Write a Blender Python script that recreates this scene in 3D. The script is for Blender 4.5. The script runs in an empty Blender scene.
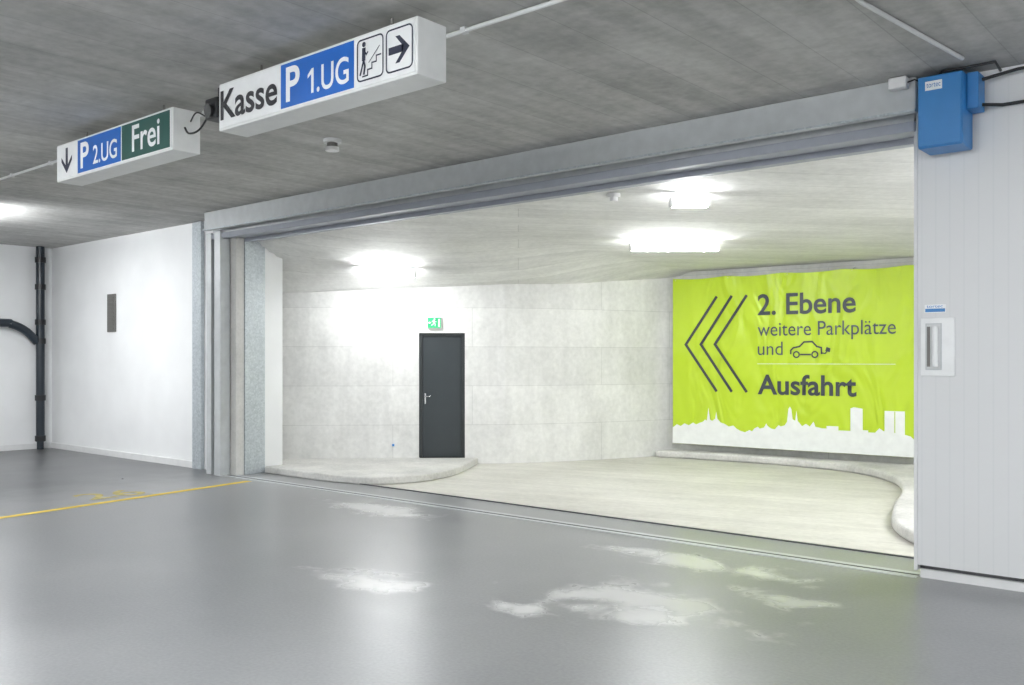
import bpy, math, bmesh
from mathutils import Vector, Matrix
from mathutils.bvhtree import BVHTree

scene = bpy.context.scene
scene.view_settings.view_transform = 'Standard'
scene.view_settings.look = 'None'
scene.view_settings.exposure = 0.0

# ------------------------------------------------------------------ materials
def new_mat(name):
    m = bpy.data.materials.new(name); m.use_nodes = True
    nt = m.node_tree
    return m, nt, nt.nodes['Principled BSDF']

def L(nt, a, b): nt.links.new(a, b)

def simple(name, col, rough=0.5, metal=0.0, noise=0.04, nscale=8.0, bump=0.0, bscale=60, spec=0.5):
    m, nt, b = new_mat(name)
    tc = nt.nodes.new('ShaderNodeTexCoord')
    n = nt.nodes.new('ShaderNodeTexNoise'); n.inputs['Scale'].default_value = nscale
    n.inputs['Detail'].default_value = 4
    L(nt, tc.outputs['Object'], n.inputs['Vector'])
    r = nt.nodes.new('ShaderNodeValToRGB')
    r.color_ramp.elements[0].position = .3; r.color_ramp.elements[1].position = .7
    lo = [max(0, c*(1-noise)) for c in col]; hi = [min(1, c*(1+noise)) for c in col]
    r.color_ramp.elements[0].color = (*lo, 1); r.color_ramp.elements[1].color = (*hi, 1)
    L(nt, n.outputs['Fac'], r.inputs['Fac']); L(nt, r.outputs['Color'], b.inputs['Base Color'])
    b.inputs['Roughness'].default_value = rough; b.inputs['Metallic'].default_value = metal
    b.inputs['Specular IOR Level'].default_value = spec
    if bump:
        n2 = nt.nodes.new('ShaderNodeTexNoise'); n2.inputs['Scale'].default_value = bscale
        L(nt, tc.outputs['Object'], n2.inputs['Vector'])
        bp = nt.nodes.new('ShaderNodeBump'); bp.inputs['Strength'].default_value = bump
        bp.inputs['Distance'].default_value = 0.01
        L(nt, n2.outputs['Fac'], bp.inputs['Height']); L(nt, bp.outputs['Normal'], b.inputs['Normal'])
    return m

def emis(name, col, s):
    m, nt, b = new_mat(name)
    b.inputs['Base Color'].default_value = (*col, 1)
    b.inputs['Emission Color'].default_value = (*col, 1)
    b.inputs['Emission Strength'].default_value = s
    return m

def concrete(name, dark, light, board=None, axis='X', rot=0.0, seam=0.35, bscale=1.0, rough=.85, vertical=False, stain=.25, bl=2.4, streak=.78, sc_h=(.6, 5, 1)):
    m, nt, b = new_mat(name)
    tc = nt.nodes.new('ShaderNodeTexCoord')
    mp = nt.nodes.new('ShaderNodeMapping')
    L(nt, tc.outputs['Object'], mp.inputs['Vector'])
    n1 = nt.nodes.new('ShaderNodeTexNoise'); n1.inputs['Scale'].default_value = .7*bscale; n1.inputs['Detail'].default_value = 8; n1.inputs['Roughness'].default_value = .7
    n2 = nt.nodes.new('ShaderNodeTexNoise'); n2.inputs['Scale'].default_value = 14*bscale; n2.inputs['Detail'].default_value = 5
    L(nt, tc.outputs['Object'], n1.inputs['Vector']); L(nt, tc.outputs['Object'], n2.inputs['Vector'])
    mx = nt.nodes.new('ShaderNodeMix'); mx.data_type = 'FLOAT'; mx.inputs[0].default_value = .3
    L(nt, n1.outputs['Fac'], mx.inputs[2]); L(nt, n2.outputs['Fac'], mx.inputs[3])
    fac = mx.outputs[0]
    r = nt.nodes.new('ShaderNodeValToRGB')
    r.color_ramp.elements[0].position = .34; r.color_ramp.elements[1].position = .62
    r.color_ramp.elements[0].color = (*dark, 1); r.color_ramp.elements[1].color = (*light, 1)
    L(nt, fac, r.inputs['Fac'])
    out = r.outputs['Color']
    if board:
        br = nt.nodes.new('ShaderNodeTexBrick')
        br.offset = .37; br.inputs['Scale'].default_value = 1.0
        br.inputs['Brick Width'].default_value = bl; br.inputs['Row Height'].default_value = board
        br.inputs['Mortar Size'].default_value = .006; br.inputs['Mortar Smooth'].default_value = .6
        br.inputs['Color1'].default_value = (1, 1, 1, 1); br.inputs['Color2'].default_value = (1-stain, 1-stain, 1-stain, 1)
        br.inputs['Mortar'].default_value = (1-seam, 1-seam, 1-seam, 1)
        br.inputs['Bias'].default_value = -.2
        if vertical:
            sep = nt.nodes.new('ShaderNodeSeparateXYZ'); L(nt, tc.outputs['Object'], sep.inputs[0])
            m1 = nt.nodes.new('ShaderNodeMath'); m1.operation = 'MULTIPLY'; m1.inputs[1].default_value = math.cos(rot)
            m2 = nt.nodes.new('ShaderNodeMath'); m2.operation = 'MULTIPLY'; m2.inputs[1].default_value = math.sin(rot)
            ad = nt.nodes.new('ShaderNodeMath'); ad.operation = 'ADD'
            L(nt, sep.outputs[0], m1.inputs[0]); L(nt, sep.outputs[1], m2.inputs[0]); L(nt, m1.outputs[0], ad.inputs[0]); L(nt, m2.outputs[0], ad.inputs[1])
            cb = nt.nodes.new('ShaderNodeCombineXYZ'); L(nt, ad.outputs[0], cb.inputs[0]); L(nt, sep.outputs[2], cb.inputs[1])
            L(nt, cb.outputs[0], br.inputs['Vector'])
            src = cb.outputs[0]; sc = (5, .5, 1); amt = .5
        else:
            mp.inputs['Rotation'].default_value = (0, 0, rot)
            L(nt, mp.outputs[0], br.inputs['Vector'])
            src = mp.outputs[0]; sc = sc_h; amt = .7
        mp0 = nt.nodes.new('ShaderNodeMapping'); mp0.inputs['Scale'].default_value = sc
        L(nt, src, mp0.inputs['Vector'])
        n3 = nt.nodes.new('ShaderNodeTexNoise'); n3.inputs['Scale'].default_value = 1.0; n3.inputs['Detail'].default_value = 4
        L(nt, mp0.outputs[0], n3.inputs['Vector'])
        r3 = nt.nodes.new('ShaderNodeValToRGB'); r3.color_ramp.elements[0].position = .35; r3.color_ramp.elements[1].position = .65
        r3.color_ramp.elements[0].color = (streak, streak, streak, 1)
        L(nt, n3.outputs['Fac'], r3.inputs['Fac'])
        mm = nt.nodes.new('ShaderNodeMix'); mm.data_type = 'RGBA'; mm.blend_type = 'MULTIPLY'; mm.inputs[0].default_value = amt
        L(nt, out, mm.inputs[6]); L(nt, r3.outputs[0], mm.inputs[7]); out = mm.outputs[2]
        m3 = nt.nodes.new('ShaderNodeMix'); m3.data_type = 'RGBA'; m3.blend_type = 'MULTIPLY'; m3.inputs[0].default_value = 1
        L(nt, out, m3.inputs[6]); L(nt, br.outputs['Color'], m3.inputs[7]); out = m3.outputs[2]
    L(nt, out, b.inputs['Base Color'])
    b.inputs['Roughness'].default_value = rough
    bp = nt.nodes.new('ShaderNodeBump'); bp.inputs['Strength'].default_value = .25; bp.inputs['Distance'].default_value = .01
    L(nt, n2.outputs['Fac'], bp.inputs['Height']); L(nt, bp.outputs['Normal'], b.inputs['Normal'])
    return m

def floor_mat():
    m, nt, b = new_mat('sealed_asphalt_floor')
    tc = nt.nodes.new('ShaderNodeTexCoord'); P = tc.outputs['Object']
    n1 = nt.nodes.new('ShaderNodeTexNoise'); n1.inputs['Scale'].default_value = .6; n1.inputs['Detail'].default_value = 5; n1.inputs['Roughness'].default_value = .55
    n2 = nt.nodes.new('ShaderNodeTexNoise'); n2.inputs['Scale'].default_value = 45; n2.inputs['Detail'].default_value = 4
    n4 = nt.nodes.new('ShaderNodeTexNoise'); n4.inputs['Scale'].default_value = 3.0; n4.inputs['Detail'].default_value = 6; n4.inputs['Roughness'].default_value = .55; n4.inputs['Distortion'].default_value = .3
    for n in (n1, n2, n4): L(nt, P, n.inputs['Vector'])
    mx = nt.nodes.new('ShaderNodeMix'); mx.data_type = 'FLOAT'; mx.inputs[0].default_value = .3
    L(nt, n1.outputs['Fac'], mx.inputs[2]); L(nt, n2.outputs['Fac'], mx.inputs[3])
    r = nt.nodes.new('ShaderNodeValToRGB'); r.color_ramp.elements[0].position = .34; r.color_ramp.elements[1].position = .66
    r.color_ramp.elements[0].color = (.205, .21, .218, 1); r.color_ramp.elements[1].color = (.335, .34, .347, 1)
    L(nt, mx.outputs[0], r.inputs['Fac'])
    # darker floor colour in the parking bay beyond the yellow line
    sx = nt.nodes.new('ShaderNodeSeparateXYZ'); L(nt, P, sx.inputs[0])
    bx = nt.nodes.new('ShaderNodeMath'); bx.operation = 'MULTIPLY_ADD'; bx.inputs[1].default_value = 1.2; L(nt, n4.outputs['Fac'], bx.inputs[0]); L(nt, sx.outputs[0], bx.inputs[2])
    br = nt.nodes.new('ShaderNodeMapRange'); br.inputs['From Min'].default_value = -10.4; br.inputs['From Max'].default_value = -12.0; L(nt, bx.outputs[0], br.inputs['Value'])
    bm_ = nt.nodes.new('ShaderNodeMix'); bm_.data_type = 'RGBA'; bm_.blend_type = 'MULTIPLY'; L(nt, br.outputs[0], bm_.inputs[0]); L(nt, r.outputs[0], bm_.inputs[6]); bm_.inputs[7].default_value = (.42, .42, .42, 1)
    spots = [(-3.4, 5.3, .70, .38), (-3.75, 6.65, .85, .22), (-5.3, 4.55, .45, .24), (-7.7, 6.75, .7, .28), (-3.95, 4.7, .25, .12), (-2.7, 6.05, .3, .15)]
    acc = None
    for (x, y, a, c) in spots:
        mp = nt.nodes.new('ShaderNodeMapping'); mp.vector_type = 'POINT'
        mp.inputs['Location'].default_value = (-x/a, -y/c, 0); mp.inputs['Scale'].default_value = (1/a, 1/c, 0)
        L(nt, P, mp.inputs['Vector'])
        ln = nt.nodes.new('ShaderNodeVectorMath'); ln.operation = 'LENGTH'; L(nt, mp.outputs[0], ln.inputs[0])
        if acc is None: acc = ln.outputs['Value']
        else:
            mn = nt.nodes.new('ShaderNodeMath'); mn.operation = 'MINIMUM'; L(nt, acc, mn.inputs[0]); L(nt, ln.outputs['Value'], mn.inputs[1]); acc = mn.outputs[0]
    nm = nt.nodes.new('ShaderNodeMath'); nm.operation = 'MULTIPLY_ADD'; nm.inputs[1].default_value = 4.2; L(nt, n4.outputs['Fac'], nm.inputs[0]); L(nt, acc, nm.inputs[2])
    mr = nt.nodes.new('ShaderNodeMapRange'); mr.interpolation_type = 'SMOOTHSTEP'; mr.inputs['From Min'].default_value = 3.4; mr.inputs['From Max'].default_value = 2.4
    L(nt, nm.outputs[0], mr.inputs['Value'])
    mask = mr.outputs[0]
    mc = nt.nodes.new('ShaderNodeMix'); mc.data_type = 'RGBA'; L(nt, mask, mc.inputs[0]); L(nt, bm_.outputs[2], mc.inputs[6]); mc.inputs[7].default_value = (.64, .64, .64, 1)  # pale base colour paints bright reflections into the wet floor patches
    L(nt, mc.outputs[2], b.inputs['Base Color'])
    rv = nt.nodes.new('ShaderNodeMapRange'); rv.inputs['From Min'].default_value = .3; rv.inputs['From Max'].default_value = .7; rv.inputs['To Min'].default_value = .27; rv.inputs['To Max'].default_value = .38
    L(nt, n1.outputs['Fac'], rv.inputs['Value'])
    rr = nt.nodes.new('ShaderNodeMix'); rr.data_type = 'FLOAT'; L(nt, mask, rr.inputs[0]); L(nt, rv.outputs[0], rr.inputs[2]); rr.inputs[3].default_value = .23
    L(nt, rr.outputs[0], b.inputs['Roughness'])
    bp = nt.nodes.new('ShaderNodeBump'); bp.inputs['Strength'].default_value = .15; bp.inputs['Distance'].default_value = .004
    L(nt, n2.outputs['Fac'], bp.inputs['Height']); L(nt, bp.outputs['Normal'], b.inputs['Normal'])
    return m

def panel_mat():
    m, nt, b = new_mat('white_ribbed_panel')
    tc = nt.nodes.new('ShaderNodeTexCoord')
    w = nt.nodes.new('ShaderNodeTexWave'); w.wave_type = 'BANDS'; w.bands_direction = 'X'; w.wave_profile = 'SIN'; w.inputs['Scale'].default_value = 3.2
    L(nt, tc.outputs['Object'], w.inputs['Vector'])
    r = nt.nodes.new('ShaderNodeValToRGB'); r.color_ramp.elements[0].position = .0; r.color_ramp.elements[1].position = .06
    r.color_ramp.elements[0].color = (.65, .66, .665, 1); r.color_ramp.elements[1].color = (.68, .685, .69, 1)
    L(nt, w.outputs['Fac'], r.inputs['Fac']); L(nt, r.outputs[0], b.inputs['Base Color'])
    bp = nt.nodes.new('ShaderNodeBump'); bp.inputs['Strength'].default_value = .06; bp.inputs['Distance'].default_value = .002
    L(nt, w.outputs['Fac'], bp.inputs['Height']); L(nt, bp.outputs['Normal'], b.inputs['Normal'])
    b.inputs['Roughness'].default_value = .45
    return m

def banner_mat():
    m, nt, b = new_mat('lime_banner_vinyl')
    tc = nt.nodes.new('ShaderNodeTexCoord')
    mp = nt.nodes.new('ShaderNodeMapping'); mp.inputs['Scale'].default_value = (2.0, 2.0, .9)
    L(nt, tc.outputs['Object'], mp.inputs['Vector'])
    n = nt.nodes.new('ShaderNodeTexNoise'); n.inputs['Scale'].default_value = 1.0; n.inputs['Detail'].default_value = 2; n.inputs['Distortion'].default_value = .8
    L(nt, mp.outputs[0], n.inputs['Vector'])
    bp = nt.nodes.new('ShaderNodeBump'); bp.inputs['Strength'].default_value = .9; bp.inputs['Distance'].default_value = .13
    L(nt, n.outputs['Fac'], bp.inputs['Height']); L(nt, bp.outputs['Normal'], b.inputs['Normal'])
    b.inputs['Base Color'].default_value = (.49, .66, .022, 1)
    b.inputs['Roughness'].default_value = .36
    return m

def galv_mat():
    m, nt, b = new_mat('galvanised_steel')
    tc = nt.nodes.new('ShaderNodeTexCoord')
    v = nt.nodes.new('ShaderNodeTexVoronoi'); v.inputs['Scale'].default_value = 45
    L(nt, tc.outputs['Object'], v.inputs['Vector'])
    r = nt.nodes.new('ShaderNodeValToRGB'); r.color_ramp.elements[0].color = (.40, .44, .47, 1); r.color_ramp.elements[1].color = (.58, .62, .65, 1)
    L(nt, v.outputs['Color'], r.inputs['Fac']); L(nt, r.outputs[0], b.inputs['Base Color'])
    b.inputs['Metallic'].default_value = .3; b.inputs['Roughness'].default_value = .45
    return m

M = dict(
    ceil=concrete('board_marked_concrete_ceiling', (.38, .378, .365), (.61, .608, .59), board=.5, rot=math.pi/2, seam=.25, stain=.13, streak=.74, bscale=1.0, bl=40, sc_h=(.5, 6, 1)),
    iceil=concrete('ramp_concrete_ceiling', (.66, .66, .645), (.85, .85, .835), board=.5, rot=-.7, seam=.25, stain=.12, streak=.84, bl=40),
    iwall=concrete('ramp_concrete_wall', (.63, .63, .61), (.84, .838, .82), board=.62, vertical=True, rot=.75, seam=.20, stain=.10, bl=3.4, streak=.84),
    ifloor=concrete('ramp_concrete_floor', (.54, .525, .475), (.72, .705, .65), board=.32, rot=-.25, seam=.16, stain=.07, bl=30, streak=.86, rough=.55),
    kerb=concrete('kerb_concrete', (.46, .455, .44), (.70, .69, .66), bscale=2),
    jamb=concrete('jamb_concrete', (.50, .495, .48), (.64, .63, .61), bscale=2),
    lintel=simple('lintel_grey_paint', (.36, .38, .43), .6),
    white=simple('white_wall_paint', (.83, .835, .84), .7, noise=.04, nscale=1.2, bump=.1),
    base=simple('base_paint', (.72, .72, .72), .6),
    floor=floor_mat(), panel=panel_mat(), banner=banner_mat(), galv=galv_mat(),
    steel=simple('painted_grey_steel', (.54, .56, .57), .4, .1, noise=.06),
    darksteel=simple('dark_steel', (.10, .10, .105), .45, .4),
    black=simple('black_plastic', (.012, .013, .015), .4),
    pipe=simple('black_pipe', (.016, .024, .034), .3),
    door=simple('anthracite_door', (.024, .032, .036), .4),
    doorf=simple('door_frame', (.03, .036, .038), .45),
    chrome=simple('handle_metal', (.6, .6, .6), .25, .9),
    signw=simple('sign_white', (.82, .83, .83), .4),
    signc=simple('sign_casing', (.74, .75, .74), .45),
    blue=simple('sign_blue', (.010, .125, .50), .35),
    green=simple('sign_green', (.015, .085, .07), .35),
    txtk=simple('sign_black_ink', (.015, .015, .02), .5),
    txtw=simple('sign_white_ink', (.86, .87, .88), .5),
    bgrey=simple('banner_grey_ink', (.040, .050, .060), .45),
    bblue=simple('banner_blue_grey_ink', (.06, .08, .10), .45),
    bwhite=simple('banner_white_ink', (.84, .86, .84), .45),
    box=simple('blue_box_paint', (.030, .20, .50), .4),
    exitg=emis('exit_green', (.02, .42, .16), .10),
    exitw=emis('exit_white', (.85, 1, .9), .3),
    plate=simple('grey_vent_metal', (.17, .165, .155), .5, .3),
    yellow=simple('yellow_road_paint', (.80, .58, .05), .6, noise=.12, nscale=12),
    yellow_worn=simple('worn_yellow_road_paint', (.50, .42, .14), .6, noise=.3, nscale=12),
    white_pl=simple('white_plastic', (.78, .78, .78), .35),
    conduit=simple('grey_conduit', (.62, .63, .63), .4),
    lampw=simple('luminaire_body', (.8, .8, .8), .4),
    tube_in=emis('ramp_tube_light', (.97, .99, 1), 103),
    tube_main=emis('garage_tube_light', (.96, .985, 1), 146),
    pict=simple('icon_ink', (.02, .025, .05), .5),
)

# ------------------------------------------------------------------ geometry helpers
def mk(name, verts, faces, mat, parent=None, smooth=False):
    me = bpy.data.meshes.new(name); me.from_pydata([tuple(v) for v in verts], [], faces); me.validate(); me.update()
    o = bpy.data.objects.new(name, me); scene.collection.objects.link(o)
    if mat: me.materials.append(M[mat])
    if smooth:
        for p in me.polygons: p.use_smooth = True
    if parent: o.parent = parent
    return o

def empty(name):
    e = bpy.data.objects.new(name, None); e.empty_display_size = .1; scene.collection.objects.link(e); return e

BF = [(0, 3, 2, 1), (4, 5, 6, 7), (0, 1, 5, 4), (1, 2, 6, 5), (2, 3, 7, 6), (3, 0, 4, 7)]
def boxdata(x0, x1, y0, y1, z0, z1):
    return [(x0, y0, z0), (x1, y0, z0), (x1, y1, z0), (x0, y1, z0), (x0, y0, z1), (x1, y0, z1), (x1, y1, z1), (x0, y1, z1)]
def box(name, x0, x1, y0, y1, z0, z1, mat, parent=None, bev=0.0):
    o = mk(name, boxdata(x0, x1, y0, y1, z0, z1), BF, mat, parent)
    if bev:
        b = o.modifiers.new('bevel', 'BEVEL'); b.width = bev; b.segments = 2; b.limit_method = 'ANGLE'
    return o

class Frame:
    def __init__(s, o, ux, n): s.o = Vector(o); s.u = Vector(ux).normalized(); s.v = Vector((0, 0, 1)); s.n = Vector(n).normalized()
    def __call__(s, u, v, w=0): return s.o+s.u*u+s.v*v+s.n*w

def recalc(o):
    bm = bmesh.new(); bm.from_mesh(o.data); bmesh.ops.recalc_face_normals(bm, faces=bm.faces); bm.to_mesh(o.data); bm.free()

def fbox(name, F, u0, u1, v0, v1, w0, w1, mat, parent=None, bev=0.0):
    vs = [F(u, v, w) for (u, w, v) in boxdata(u0, u1, w0, w1, v0, v1)]
    o = mk(name, vs, BF, mat, parent); recalc(o)
    if bev:
        b = o.modifiers.new('bevel', 'BEVEL'); b.width = bev; b.segments = 2; b.limit_method = 'ANGLE'
    return o

def fpoly(name, F, pts, w, mat, parent=None, t=.002):
    n = len(pts)
    vs = [F(u, v, w) for u, v in pts]+[F(u, v, w-t) for u, v in pts]
    fs = [tuple(range(n))]+[(i, (i+1) % n, n+(i+1) % n, n+i) for i in range(n)]
    return mk(name, vs, fs, mat, parent)

def fstroke(name, F, pts, width, w, mat, parent=None, closed=False):
    P = [Vector(p) for p in pts]; n = len(P); Lf = []; Rt = []
    for i in range(n):
        if closed: a, c = P[(i-1) % n], P[(i+1) % n]
        else: a, c = P[max(i-1, 0)], P[min(i+1, n-1)]
        d1 = (P[i]-a).normalized() if (P[i]-a).length > 1e-9 else (c-P[i]).normalized()
        d2 = (c-P[i]).normalized() if (c-P[i]).length > 1e-9 else d1
        n1 = Vector((-d1.y, d1.x)); n2 = Vector((-d2.y, d2.x)); nn = (n1+n2).normalized()
        k = width/2/max(.35, nn.dot(n1)); Lf.append(P[i]+nn*k); Rt.append(P[i]-nn*k)
    vs = [F(p.x, p.y, w) for p in Lf]+[F(p.x, p.y, w) for p in Rt]
    m = n if closed else n-1
    fs = [(i, (i+1) % n, n+(i+1) % n, n+i) for i in range(m)]
    return mk(name, vs, fs, mat, parent)

def circ(cx, cy, r, k=20, a0=0, a1=2*math.pi): return [(cx+r*math.cos(a0+(a1-a0)*i/k), cy+r*math.sin(a0+(a1-a0)*i/k)) for i in range(k)]
def rrect(x0, x1, y0, y1, r):
    out = []
    for cx, cy, a in ((x1-r, y1-r, 0), (x0+r, y1-r, math.pi/2), (x0+r, y0+r, math.pi), (x1-r, y0+r, 1.5*math.pi)):
        for i in range(6):
            t = a+math.pi/2*i/5; out.append((cx+r*math.cos(t), cy+r*math.sin(t)))
    return out

def ftext(name, F, s, u0, u1, base, top, w, mat, parent=None, bold=0.0):
    cu = bpy.data.curves.new(name, 'FONT'); cu.body = s; cu.size = 1; cu.offset = bold; cu.resolution_u = 6
    o = bpy.data.objects.new(name, cu); scene.collection.objects.link(o)
    dg = bpy.context.evaluated_depsgraph_get(); dg.update()
    me = bpy.data.meshes.new_from_object(o.evaluated_get(dg))
    bpy.data.objects.remove(o)
    xs = [v.co.x for v in me.vertices]; ys = [v.co.y for v in me.vertices]
    x0, x1, y1 = min(xs), max(xs), max(ys)
    for v in me.vertices:
        u = u0+(v.co.x-x0)/(x1-x0)*(u1-u0); vv = base+v.co.y/y1*(top-base)
        v.co = F(u, vv, w)
    me.materials.clear(); me.materials.append(M[mat]); me.name = name
    ob = bpy.data.objects.new(name, me); scene.collection.objects.link(ob)
    if parent: ob.parent = parent
    return ob

def tube(name, pts, r, mat, parent=None, cyc=False):
    cu = bpy.data.curves.new(name, 'CURVE'); cu.dimensions = '3D'; cu.bevel_depth = r; cu.bevel_resolution = 5; cu.use_fill_caps = True
    sp = cu.splines.new('POLY'); sp.points.add(len(pts)-1)
    for p, q in zip(sp.points, pts): p.co = (*q, 1)
    o0 = bpy.data.objects.new(name, cu); scene.collection.objects.link(o0)
    dg = bpy.context.evaluated_depsgraph_get(); dg.update()
    me = bpy.data.meshes.new_from_object(o0.evaluated_get(dg)); bpy.data.objects.remove(o0)
    me.materials.clear(); me.materials.append(M[mat])
    for p in me.polygons: p.use_smooth = True
    o = bpy.data.objects.new(name, me); scene.collection.objects.link(o)
    if parent: o.parent = parent
    return o

def prism(name, pts, z0, z1, mat, parent=None, bev=0):
    n = len(pts)
    vs = [(x, y, z0) for x, y in pts]+[(x, y, z1) for x, y in pts]
    fs = [tuple(range(n-1, -1, -1)), tuple(range(n, 2*n))]+[(i, (i+1) % n, n+(i+1) % n, n+i) for i in range(n)]
    o = mk(name, vs, fs, mat, parent); recalc(o)
    if bev:
        b = o.modifiers.new('bevel', 'BEVEL'); b.width = bev; b.segments = 3; b.limit_method = 'ANGLE'; b.angle_limit = math.radians(50)
    return o

def catmull(P, k=6):
    out = []
    for i in range(len(P)-1):
        p0 = P[max(i-1, 0)]; p1 = P[i]; p2 = P[i+1]; p3 = P[min(i+2, len(P)-1)]
        for j in range(k):
            t = j/k
            out.append(tuple(.5*((2*b)+(-a+c)*t+(2*a-5*b+4*c-d)*t*t+(-a+3*b-3*c+d)*t**3) for a, b, c, d in zip(p0, p1, p2, p3)))
    out.append(tuple(P[-1])); return out

H = 3.75
# ------------------------------------------------------------------ room shell
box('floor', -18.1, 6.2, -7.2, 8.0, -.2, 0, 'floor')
box('floor_ramp', -14.5, 1.2, 8.0, 15, -.2, 0, 'ifloor')
box('ceiling', -18.1, 6.2, -7.2, 7.7, H, H+.25, 'ceil')
box('wall_left', -18.1, -17.85, -7.2, 7.8, 0, H, 'white')
box('wall_front_left', -17.85, -12.06, 7.55, 7.8, 0, H, 'white')
box('wall_rear', -18.1, 6.2, -7.4, -7.2, 0, H, 'white')
box('wall_right', 6.2, 6.4, -7.4, 7.8, 0, H, 'white')
box('baseboard_front_left', -17.84, -12.82, 7.52, 7.55, 0, .10, 'base')
box('baseboard_left', -17.85, -17.82, -7.1, 7.52, 0, .10, 'base')

g = empty('wall_front_right')
box('panel_leaf', -2.2, 6.2, 7.3, 7.5, .10, 3.68, 'panel', g)
box('panel_foot', -2.18, 6.2, 7.33, 7.48, 0, .065, 'base', g)
box('panel_shadow_gap', -2.19, 6.2, 7.36, 7.46, .065, .10, 'darksteel', g)
box('panel_edge', -2.215, -2.19, 7.29, 7.52, .06, 3.5, 'panel', g)
box('panel_head', -2.2, 6.2, 7.32, 7.7, 3.68, H, 'white', g)

g = empty('gate_lintel')
box('lintel_concrete', -12.06, -2.2, 7.42, 7.72, 3.40, H, 'lintel', g)
box('beam_face', -11.85, -2.15, 7.12, 7.18, 3.49, H, 'steel', g, .01)
box('beam_top', -11.85, -2.15, 7.18, 7.42, 3.66, 3.73, 'steel', g)
box('beam_lip', -11.85, -2.15, 7.09, 7.12, 3.49, 3.505, 'galv', g)
box('runner_rail', -11.9, -2.2, 7.26, 7.36, 3.38, 3.46, 'lintel', g, .01)
box('runner_rail_web', -11.9, -2.2, 7.29, 7.33, 3.46, 3.66, 'steel', g)
box('inner_rail', -11.5, -2.2, 7.55, 7.65, 3.35, 3.40, 'lintel', g)

g = empty('gate_jamb')
box('galv_edge_strip', -12.80, -12.56, 7.49, 7.545, 0, H-.01, 'galv', g)
box('jamb_front', -12.06, -11.52, 7.42, 7.8, 0, 3.4, 'jamb', g)
box('guide_a', -12.03, -11.90, 7.26, 7.40, 0, 3.48, 'steel', g, .008)
box('guide_b', -11.87, -11.82, 7.30, 7.41, 0, 3.48, 'darksteel', g, .004)
box('guide_c', -11.79, -11.63, 7.24, 7.40, 0, 3.48, 'steel', g, .008)
box('reveal_concrete', -11.8, -11.5, 7.41, 7.54, 0, 3.4, 'jamb', g)
box('galv_post', -11.8, -11.49, 7.55, 7.89, 0, 3.38, 'galv', g, .005)
box('white_return', -11.8, -11.5, 7.89, 8.20, 0, 3.5, 'white', g)

# ramp room wall
A = Vector((-12.23, 8.62)); D = Vector((.7304, .6832)); N = Vector((D.y, -D.x))
d0, d1 = 2.226, 2.955
def wp(d): q = A+D*d; return (q.x, q.y)
arc = catmull([wp(3.6), (-9.20, 11.72), (-8.80, 12.50), (-8.48, 13.30), (-8.22, 13.88), (-7.7, 14.0)], 6)
poly = [wp(-.9), wp(0), wp(d0), wp(d1)]+arc+[(-4.1, 14.16), (-2.6, 14.0), (-1.2, 13.2), (-.2, 11.7), (.2, 9.8), (.2, 7.6)]
vs = []; fs = []
TH = .25
for i in range(len(poly)-1):
    a = Vector(poly[i]); c = Vector(poly[i+1]); d = (c-a).normalized(); nb = Vector((-d.y, d.x))*TH
    z0 = 2.08 if i == 2 else 0
    k = len(vs)
    q = [a, c, c+nb, a+nb]
    vs += [(p.x, p.y, z0) for p in q]+[(p.x, p.y, 3.9) for p in q]
    fs += [tuple(k+j for j in f) for f in BF]
mk('wall_ramp', vs, fs, 'iwall')

def zt(p):
    X = p[0]
    if X < -12: return 2.70
    if X < -8.96: return 2.70+(X+12)/3.04*.2
    if X < -8: return 2.90+(X+8.96)/.96*.23
    return 3.16
K = 12; vs = []; fs = []
for i, p in enumerate(poly):
    lx = min(.2, max(-14, p[0]))
    for j in range(K+1):
        s = j/K
        q = Vector((lx, 7.7)).lerp(Vector(p), s) if i < len(poly)-1 else Vector((.2, 7.7-.1*s))
        vs.append((q.x, q.y, 3.40+(zt(p)-3.40)*s**.8))
for i in range(len(poly)-1):
    for j in range(K):
        a = i*(K+1)+j; fs.append((a, a+1, a+K+2, a+K+1))
mk('ceiling_ramp', vs, fs, 'iceil', smooth=True)
bvh = BVHTree.FromPolygons([Vector(v) for v in vs], fs)
def cz(x, y):
    h = bvh.ray_cast(Vector((x, y, 0)), Vector((0, 0, 1)))
    return h[0].z if h[0] else 3.2
box('wall_ramp_left', -13.1, -12.9, 7.8, 8.3, 0, 3.9, 'iwall')

# kerbs
isl = catmull([(-11.46, 7.86), (-10.4, 7.86), (-9.7, 7.9), (-9.25, 8.1), (-9.02, 8.6), (-9.1, 9.3), (-9.5, 10.1), (-9.9, 10.77)], 6)
q = A+D*.0+N*.005
isl = isl+[(q.x, q.y), (-12.2, 8.22), (-11.46, 8.22)]
prism('door_kerb_island', isl, 0, .10, 'kerb', bev=.02)
kr = catmull([(-8.3, 13.45), (-7.2, 13.62), (-6, 13.65), (-4.9, 13.4), (-4.1, 12.6), (-3.6, 11.4), (-3.25, 10.0), (-2.85, 8.9), (-2.1, 8.1), (-1.2, 7.9)], 6)
kr += [(.1, 7.9), (.15, 9.8), (-.3, 11.6), (-1.3, 13.1), (-2.6, 13.9), (-4.1, 14.1), (-7.7, 13.95), (-8.2, 13.8)]
prism('ramp_kerb', kr, 0, .12, 'kerb', bev=.04)

g = empty('gate_floor_track')
box('track_plate', -11.9, -2.2, 7.28, 7.46, 0.0, .006, 'steel', g)
box('track_slot', -11.9, -2.2, 7.35, 7.375, .006, .009, 'black', g)
box('threshold_angle', -11.45, -2.2, 7.97, 8.0, 0.0, .012, 'darksteel', g)

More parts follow.
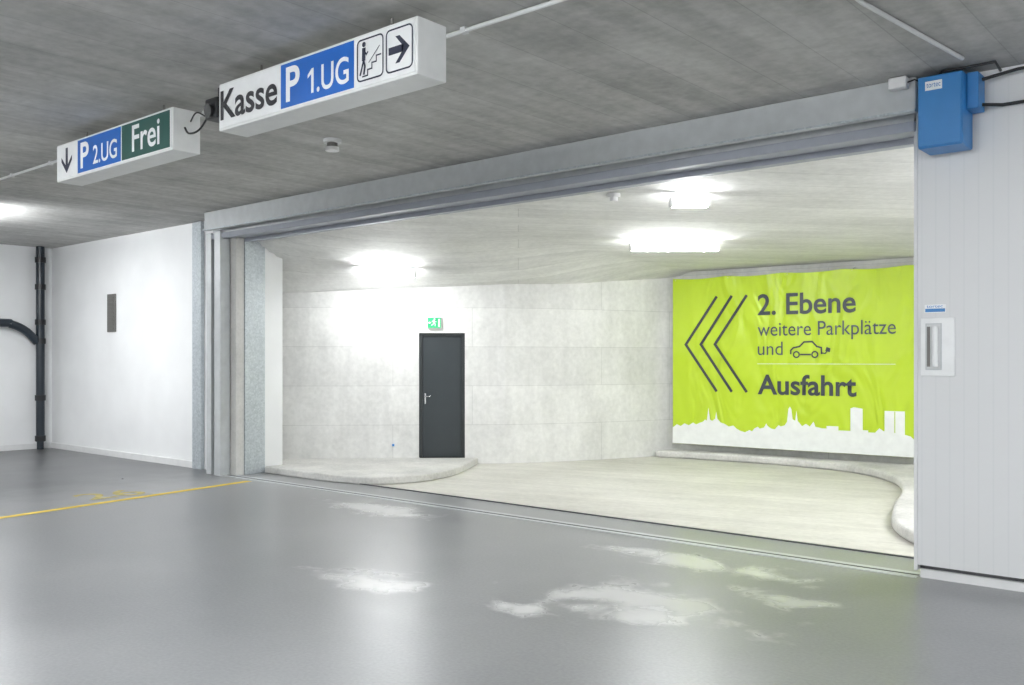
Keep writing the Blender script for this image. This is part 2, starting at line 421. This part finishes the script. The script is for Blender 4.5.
# ------------------------------------------------------------------ door
FD = Frame((A.x, A.y, 0), (D.x, D.y, 0), (N.x, N.y, 0))
g = empty('door_1')
fbox('backing', FD, d0-.1, d1+.1, .0, 2.2, -.30, -.20, 'black', g)
fbox('frame_left', FD, d0+.001, d0+.05, .1, 2.079, -.20, -.05, 'doorf', g)
fbox('frame_right', FD, d1-.05, d1-.001, .1, 2.079, -.20, -.05, 'doorf', g)
fbox('frame_top', FD, d0+.05, d1-.05, 2.03, 2.079, -.20, -.05, 'doorf', g)
fbox('leaf', FD, d0+.053, d1-.053, .105, 2.027, -.13, -.08, 'door', g, .003)
fbox('handle_plate', FD, d0+.085, d0+.11, .95, 1.12, -.08, -.072, 'chrome', g, .003)
tube('handle_lever', [FD(d0+.10, 1.07, -.07), FD(d0+.10, 1.07, -.03), FD(d0+.18, 1.07, -.03)], .008, 'chrome', g)
fbox('hinge', FD, d1-.06, d1-.04, .4, .5, -.08, -.065, 'doorf', g)
g = empty('exit_sign')
fbox('housing', FD, 2.36, 2.585, 2.15, 2.33, .005, .05, 'signw', g, .006)
fbox('green_face', FD, 2.368, 2.577, 2.158, 2.322, .05, .054, 'exitg', g)
w = .057
fpoly('figure_head', FD, circ(2.475, 2.295, .014), w, 'exitw', g)
fstroke('figure_body', FD, [(2.472, 2.28), (2.462, 2.235)], .022, w, 'exitw', g)
fstroke('figure_arms', FD, [(2.435, 2.25), (2.45, 2.272), (2.475, 2.272), (2.492, 2.25), (2.507, 2.258)], .009, w, 'exitw', g)
fstroke('figure_leg_front', FD, [(2.464, 2.238), (2.488, 2.22), (2.484, 2.185)], .012, w, 'exitw', g)
fstroke('figure_leg_back', FD, [(2.462, 2.238), (2.450, 2.208), (2.422, 2.20)], .012, w, 'exitw', g)
fpoly('doorway', FD, [(2.535, 2.175), (2.56, 2.175), (2.56, 2.30), (2.535, 2.30)], w, 'exitw', g)
fpoly('arrow', FD, [(2.375, 2.24), (2.40, 2.262), (2.40, 2.248), (2.42, 2.248), (2.42, 2.232), (2.40, 2.232), (2.40, 2.218)], w, 'exitw', g)
fbox('wall_socket', FD, 1.805, 1.84, .285, .32, .0, .03, 'box')

# ------------------------------------------------------------------ banner
P0 = (-8.107, 13.72, 0); ang = math.radians(3.0)
FB = Frame(P0, (math.cos(ang), math.sin(ang), 0), (math.sin(ang), -math.cos(ang), 0))
g = empty('direction_banner')
BL = 4.05
NU, NV = 60, 36; vs = []; fs = []
for j in range(NV+1):
    for i in range(NU+1):
        u = BL*i/NU; v = .233+2.80*j/NV
        edge = max(0, (v-2.75)/.28)
        vs.append(FB(u, v-.026*edge*abs(math.sin(u*3.3)), .006*edge*math.sin(u*9)))
for j in range(NV):
    for i in range(NU):
        a = j*(NU+1)+i; fs.append((a, a+1, a+NU+2, a+NU+1))
mk('vinyl_sheet', vs, fs, 'banner', g, True)
w = .012
def bar(n, u0, u1, v0, v1, m, ww=w): fpoly(n, FB, [(u0, v0), (u1, v0), (u1, v1), (u0, v1)], ww, m, g)
ftext('text_2_ebene', FB, '2. Ebene', 1.518, 3.06, 2.375, 2.705, w, 'bgrey', g, .016)
ftext('text_weitere', FB, 'weitere Parkplätze', 1.518, 3.635, 2.035, 2.25, w, 'bblue', g, .0)
ftext('text_und', FB, 'und', 1.518, 1.93, 1.73, 1.94, w, 'bblue', g, .0)
ftext('text_ausfahrt', FB, 'Ausfahrt', 1.518, 3.07, 1.11, 1.42, w, 'bgrey', g, .022)
bar('divider', 1.51, 3.63, 1.585, 1.592, 'bwhite')
for k, (tip, e) in enumerate(((.228, .81), (.505, 1.075), (.758, 1.333))):
    fstroke('chevron_%d' % (k+1), FB, [(e, 2.70), (tip+.02, 1.91), (e, 1.13)], .046, w, 'bgrey', g)
car = [(2.06, 1.74), (2.06, 1.80), (2.10, 1.84), (2.20, 1.86), (2.27, 1.93), (2.40, 1.935), (2.47, 1.86), (2.54, 1.84), (2.545, 1.74)]
fstroke('car_outline', FB, car, .025, w, 'bgrey', g)
fstroke('car_sill', FB, [(2.21, 1.735), (2.38, 1.735)], .025, w, 'bgrey', g)
fstroke('car_wheel_a', FB, circ(2.15, 1.735, .045), .022, w, 'bgrey', g, True)
fstroke('car_wheel_b', FB, circ(2.44, 1.735, .045), .022, w, 'bgrey', g, True)
fstroke('car_cord', FB, [(2.54, 1.76), (2.60, 1.75), (2.63, 1.79)], .018, w, 'bgrey', g)
fpoly('car_plug', FB, [(2.60, 1.79), (2.67, 1.77), (2.68, 1.83), (2.62, 1.85)], w, 'bgrey', g)
sky = [(0, .50), (.08, .56), (.15, .53), (.22, .58), (.30, .55), (.38, .60), (.44, .57), (.50, .60), (.56, .62), (.60, .66), (.63, .64), (.66, .86), (.69, .66), (.73, .64), (.78, .68), (.80, .80), (.82, .68), (.88, .62),
       (.95, .60), (1.02, .56), (1.10, .58), (1.16, .53), (1.22, .50), (1.30, .48), (1.38, .52), (1.42, .50), (1.46, .55), (1.52, .58), (1.55, .55), (1.62, .57), (1.66, .64), (1.68, .60), (1.74, .56), (1.80, .55),
       (1.86, .62), (1.90, .60), (1.96, .62), (2.0, .68), (2.02, .88), (2.045, .92), (2.07, .88), (2.09, .72), (2.13, .70), (2.15, .86), (2.17, .70), (2.24, .62), (2.30, .66), (2.36, .62), (2.42, .70), (2.45, .62), (2.55, .60),
       (2.62, .60), (2.62, .64), (2.80, .64), (2.80, .58), (2.86, .58), (2.98, .58), (2.98, .92), (3.03, .94), (3.16, .92), (3.16, .60), (3.24, .60), (3.24, .57), (3.34, .57), (3.40, .64), (3.46, .60), (3.475, .60), (3.475, .90), (3.76, .90), (3.76, .56), (3.84, .54), (3.90, .48), (BL, .47)]
vs = []; fs = []
for i in range(len(sky)-1):
    (a, b_), (c, d_) = sky[i], sky[i+1]
    if c-a < 1e-4: continue
    k = len(vs); vs += [FB(a, .236, .008), FB(c, .236, .008), FB(c, d_, .008), FB(a, b_, .008)]; fs.append((k, k+1, k+2, k+3))
mk('skyline_silhouette', vs, fs, 'bwhite', g)
fstroke('tower_gap_line', FB, [(3.62, .58), (3.62, .895)], .012, .0105, 'banner', g)
for u in (.05, 1.0, 2.0, 3.0, 3.9):
    tube('fixing_rope', [FB(u, 3.0, .005), FB(u, 3.05, -.1), FB(u, 3.06, -.2)], .006, 'white_pl', g)

# ------------------------------------------------------------------ hanging signs
def sign_box(name, x0, x1, y, z0=3.31, z1=3.65, depth=.24):
    g = empty(name)
    box('casing', x0, x1, y, y+depth, z0, z1, 'signc', g, .008)
    F = Frame((0, y, 0), (1, 0, 0), (0, -1, 0))
    fbox('face', F, x0+.02, x1-.02, z0+.018, z1-.018, .001, .006, 'signw', g)
    for x in (x0+.35, x1-.35):
        tube('hanger', [(x, y+depth/2, z1-.01), (x, y+depth/2, H-.002)], .009, 'plate', g)
    return g, F
g, F = sign_box('hanging_cashier_sign', -5.96, -3.88, 3.70)
w = .009
def pl(n, u0, u1, v0, v1, m): fpoly(n, F, [(u0, v0), (u1, v0), (u1, v1), (u0, v1)], w, m, g, .003)
def one(n, u0, v0, v1, wd, m):
    h = v1-v0; st = wd*.40
    fpoly(n, F, [(u0+wd-st, v0), (u0+wd, v0), (u0+wd, v1), (u0+wd-st*.75, v1), (u0, v1-h*.22), (u0, v1-h*.36), (u0+wd-st, v1-h*.22)], w+.002, m, g, .001)
pl('blue_panel', -5.195, -4.44, 3.335, 3.628, 'blue')
ftext('text_kasse', F, 'Kasse', -5.925, -5.235, 3.385, 3.59, w+.001, 'txtk', g, .018)
ftext('text_p', F, 'P', -5.135, -4.985, 3.375, 3.60, w+.002, 'txtw', g, .02)
one('text_1', -4.90, 3.38, 3.54, .062, 'txtw')
ftext('text_ug', F, '.UG', -4.805, -4.485, 3.38, 3.545, w+.002, 'txtw', g, .012)
fstroke('stairs_frame', F, rrect(-4.405, -4.17, 3.36, 3.61, .03), .010, w, 'pict', g, True)
fstroke('stairs_steps', F, [(-4.36, 3.385), (-4.31, 3.385), (-4.31, 3.42), (-4.27, 3.42), (-4.27, 3.455), (-4.23, 3.455), (-4.23, 3.49), (-4.185, 3.49)], .009, w, 'pict', g)
fstroke('stairs_rail', F, [(-4.30, 3.46), (-4.20, 3.545)], .006, w, 'pict', g)
fpoly('person_head', F, circ(-4.345, 3.58, .016), w, 'pict', g)
fstroke('person_body', F, [(-4.345, 3.56), (-4.347, 3.48)], .032, w, 'pict', g)
fstroke('person_leg_a', F, [(-4.347, 3.485), (-4.335, 3.445), (-4.345, 3.395)], .016, w, 'pict', g)
fstroke('person_leg_b', F, [(-4.347, 3.485), (-4.362, 3.44), (-4.38, 3.395)], .014, w, 'pict', g)
fstroke('person_arm', F, [(-4.345, 3.55), (-4.322, 3.515), (-4.305, 3.53)], .010, w, 'pict', g)
fstroke('arrow_frame', F, rrect(-4.14, -3.915, 3.36, 3.61, .03), .010, w, 'pict', g, True)
fpoly('arrow_head', F, [(-3.94, 3.485), (-4.025, 3.565), (-4.06, 3.565), (-4.005, 3.507), (-4.005, 3.463), (-4.06, 3.405), (-4.025, 3.405)], w, 'pict', g)
pl('arrow_shaft', -4.12, -3.99, 3.463, 3.507, 'pict')

g, F = sign_box('hanging_level_sign', -8.83, -6.745, 3.78)
pl('blue_panel', -8.38, -7.58, 3.335, 3.628, 'blue')
pl('green_panel', -7.56, -6.78, 3.335, 3.628, 'green')
ftext('text_p', F, 'P', -8.32, -8.16, 3.375, 3.60, w+.002, 'txtw', g, .02)
ftext('text_2ug', F, '2.UG', -8.08, -7.64, 3.38, 3.54, w+.002, 'txtw', g, .012)
ftext('text_frei', F, 'Frei', -7.38, -6.93, 3.385, 3.60, w+.002, 'txtw', g, .012)
pl('arrow_shaft', -8.625, -8.585, 3.44, 3.60, 'pict')
fpoly('arrow_head', F, [(-8.605, 3.37), (-8.50, 3.48), (-8.50, 3.52), (-8.585, 3.44), (-8.625, 3.44), (-8.71, 3.52), (-8.71, 3.48)], w, 'pict', g)

g = empty('ceiling_loudspeaker')
tube('mount', [(-6.33, 3.95, H), (-6.33, 3.95, 3.62)], .025, 'black', g)
box('housing', -6.42, -6.25, 3.86, 4.02, 3.50, 3.66, 'black', g, .015)
tube('lens', [(-6.33, 3.86, 3.56), (-6.33, 3.83, 3.555)], .05, 'black', g)
tube('cable_loop', catmull([(-6.74, 3.88, 3.50), (-6.66, 3.87, 3.44), (-6.56, 3.9, 3.46), (-6.45, 3.93, 3.58), (-6.40, 3.95, 3.62)], 6), .008, 'black', g)
tube('cable_loop_b', catmull([(-6.74, 3.93, 3.56), (-6.60, 3.90, 3.60), (-6.48, 3.92, 3.55), (-6.42, 3.95, 3.57)], 6), .006, 'black', g)

g = empty('conduit_run')
tube('run_cross', [(-17.8, 4.22, H-.022), (6.1, 4.22, H-.022)], .014, 'conduit', g)
for x in range(-17, 6, 1): box('clip', x-.02, x+.02, 4.20, 4.24, H-.04, H-.001, 'conduit', g)
g = empty('conduit_run.001')
tube('run_gate', [(-1.95, 1.5, H-.018), (-1.93, 5.4, H-.018), (-1.76, 6.85, H-.018)], .014, 'conduit', g)
g = empty('smoke_detector')
tube('base', [(-6.99, 5.55, H), (-6.99, 5.55, H-.035)], .085, 'conduit', g)
tube('stem', [(-6.99, 5.55, H-.035), (-6.99, 5.55, H-.075)], .05, 'plate', g)
tube('head', [(-6.99, 5.55, H-.075), (-6.99, 5.55, H-.11)], .065, 'white_pl', g)
g = empty('smoke_detector.001')
zc = cz(-5.4, 8.0)
tube('base', [(-5.42, 7.98, zc), (-5.42, 7.98, zc-.04)], .07, 'white_pl', g)
tube('head', [(-5.42, 7.98, zc-.04), (-5.42, 7.98, zc-.08)], .045, 'white_pl', g)

g = empty('gate_control_box')
box('body', -2.10, -1.80, 7.0, 7.28, 3.18, 3.70, 'box', g, .012)
box('side_unit', -1.80, -1.72, 7.1, 7.28, 3.44, 3.70, 'box', g, .008)
box('lid', -2.095, -1.805, 6.985, 7.0, 3.19, 3.69, 'box', g, .006)
F = Frame((0, 6.985, 0), (1, 0, 0), (0, -1, 0))
fpoly('label', F, [(-2.045, 3.59), (-1.93, 3.59), (-1.93, 3.655), (-2.045, 3.655)], .002, 'txtw', g)
ftext('label_text', F, 'tortec', -2.035, -1.94, 3.61, 3.64, .003, 'box', g)
tube('cable_a', [(-1.72, 7.2, 3.66), (-1.5, 7.24, 3.70), (6.1, 7.27, 3.70)], .012, 'black', g)
tube('cable_b', [(-1.72, 7.2, 3.48), (-1.6, 7.26, 3.47), (6.1, 7.27, 3.47)], .012, 'black', g)
tube('cable_c', [(-2.0, 7.1, 3.70), (-1.95, 7.05, 3.725), (-1.6, 7.05, 3.725), (-1.6, 7.2, 3.70)], .010, 'black', g)
g = empty('gate_sensor')
box('body', -2.32, -2.19, 7.02, 7.10, 3.66, 3.745, 'white_pl', g, .01)
tube('cable', [(-2.19, 7.06, 3.70), (-2.14, 7.06, 3.71), (-2.10, 7.10, 3.69)], .006, 'black', g)

F = Frame((0, 7.3, 0), (1, 0, 0), (0, -1, 0))
g = empty('gate_grip_plate')
fbox('plate', F, -2.165, -1.925, 1.53, 1.965, .0, .014, 'signw', g, .004)
fbox('recess_frame', F, -2.13, -2.015, 1.575, 1.925, .014, .020, 'steel', g, .002)
fbox('recess', F, -2.12, -2.025, 1.585, 1.915, .020, .022, 'conduit', g)
fbox('recess_slot', F, -2.118, -2.095, 1.60, 1.90, .022, .024, 'plate', g)
tube('grip_bar', [(-2.055, 7.262, 1.60), (-2.055, 7.262, 1.90)], .022, 'signw', g)
for z in (1.62, 1.88): tube('grip_post', [(-2.055, 7.30, z), (-2.055, 7.262, z)], .008, 'chrome', g)
g = empty('maker_label')
fbox('sticker', F, -2.14, -1.99, 2.005, 2.065, .0, .003, 'txtw', g)
fpoly('sticker_band', F, [(-2.135, 2.01), (-1.995, 2.01), (-1.995, 2.035), (-2.135, 2.035)], .0045, 'box', g)
ftext('label_text', F, 'tortec', -2.125, -2.01, 2.042, 2.06, .0045, 'box', g)

g = empty('wall_vent_plate')
box('plate', -15.6, -15.32, 7.52, 7.55, 2.13, 2.78, 'plate', g, .005)
for k in range(9): box('slat', -15.57, -15.35, 7.51, 7.52, 2.18+k*.065, 2.205+k*.065, 'plate', g)

g = empty('drain_pipe')
tube('riser', [(-17.70, 7.28, .14), (-17.70, 7.28, H-.003)], .075, 'pipe', g)
tube('branch', catmull([(-17.68, 3.0, 2.32), (-17.68, 6.4, 2.32), (-17.68, 6.75, 2.30), (-17.69, 7.02, 2.18), (-17.70, 7.22, 1.98)], 8), .075, 'pipe', g)
for z in (.2, .95, 2.0, 2.35, 3.0, 3.5): tube('coupling', [(-17.70, 7.28, z-.05), (-17.70, 7.28, z+.05)], .092, 'black', g)
tube('foot_stub', [(-17.70, 7.28, .0), (-17.70, 7.28, .14)], .06, 'pipe', g)
tube('branch_coupling', [(-17.68, 6.1, 2.32), (-17.68, 6.2, 2.32)], .092, 'black', g)
for z in (.95, 3.0): box('pipe_clamp', -17.845, -17.7, 7.26, 7.30, z-.015, z+.015, 'chrome', g)

def quad(name, a, b_, wd, mat):
    a = Vector(a); b_ = Vector(b_); d = (b_-a).normalized(); n = Vector((-d.y, d.x))*wd/2
    return mk(name, [(*(a-n), .003), (*(b_-n), .003), (*(b_+n), .003), (*(a+n), .003)], [(0, 1, 2, 3)], mat)
quad('bay_line', (-10.0, 2.0), (-10.85, 7.2), .12, 'yellow')
class FF:
    def __call__(s, u, v, w=0): return Vector((-11.05-v, 5.0+u, .003+w))
ftext('bay_number', FF(), '26', 0, .75, -.25, .30, 0, 'yellow_worn', None, .01)

# ------------------------------------------------------------------ luminaires
def lum(name, x, y, z, length, ang, em, width=.12, drop=0, tray=.04):
    g = empty(name)
    F = Frame((x, y, 0), (math.cos(ang), math.sin(ang), 0), (math.sin(ang), -math.cos(ang), 0))
    h = length/2
    if drop:
        for s in (-.6, .6): fbox('bracket', F, s*h-.02, s*h+.02, z-drop, z, -.02, .02, 'lampw', g)
        z = z-drop
    tw = width/2-tray
    fbox('tray', F, -h-.03, h+.03, z-.04, z, -tw, tw, 'lampw', g, .006)
    fbox('diffuser', F, -h, h, z-.10, z-.042, -width/2+.015, width/2-.015, em, g)
    for s in (-1, 1): fbox('end_cap', F, s*(h+.015)-.015, s*(h+.015)+.015, z-.103, z-.04, -width/2+.01, width/2-.01, 'lampw', g, .004)
    return g
a = math.radians(42)
for i, (x, y, ln, an) in enumerate(((-10.30, 9.20, .80, a), (-6.36, 10.8, 1.15, a), (-4.72, 8.32, .35, a), (-.8, 10.8, 1.5, math.pi/2), (-1.2, 8.8, 1.5, math.pi/2))):  # last two are unseen lamps, added to light banner and ramp evenly
    lum('tube_luminaire' if i == 0 else 'tube_luminaire.%03d' % i, x, y, cz(x, y)-.03, ln, an, 'tube_in', .14, .02, .03)
k = 5
for (x, y) in ((-14.2, 4.75), (-13.5, -1.5), (-8.5, 0.2), (-8.5, -4), (-3.0, .6), (-3, -4), (2.6, 4.8), (2.6, 0), (2.6, -4)):
    lum('tube_luminaire.%03d' % k, x, y, H-.002, 1.5, 0, 'tube_main', .20, .12); k += 1

# ------------------------------------------------------------------ world + camera
wd = bpy.data.worlds.new('World'); scene.world = wd; wd.use_nodes = True
wd.node_tree.nodes['Background'].inputs[0].default_value = (.8, .85, .9, 1)
wd.node_tree.nodes['Background'].inputs[1].default_value = .3
cd = bpy.data.cameras.new('camera'); cam = bpy.data.objects.new('camera', cd); scene.collection.objects.link(cam)
cd.sensor_width = 36; cd.lens = 920/1024*36; cd.shift_y = 17.5/1024; cd.clip_start = .05
cam.location = (0, 0, 1.65); cam.rotation_euler = (math.pi/2, 0, math.radians(40.5))
scene.camera = cam
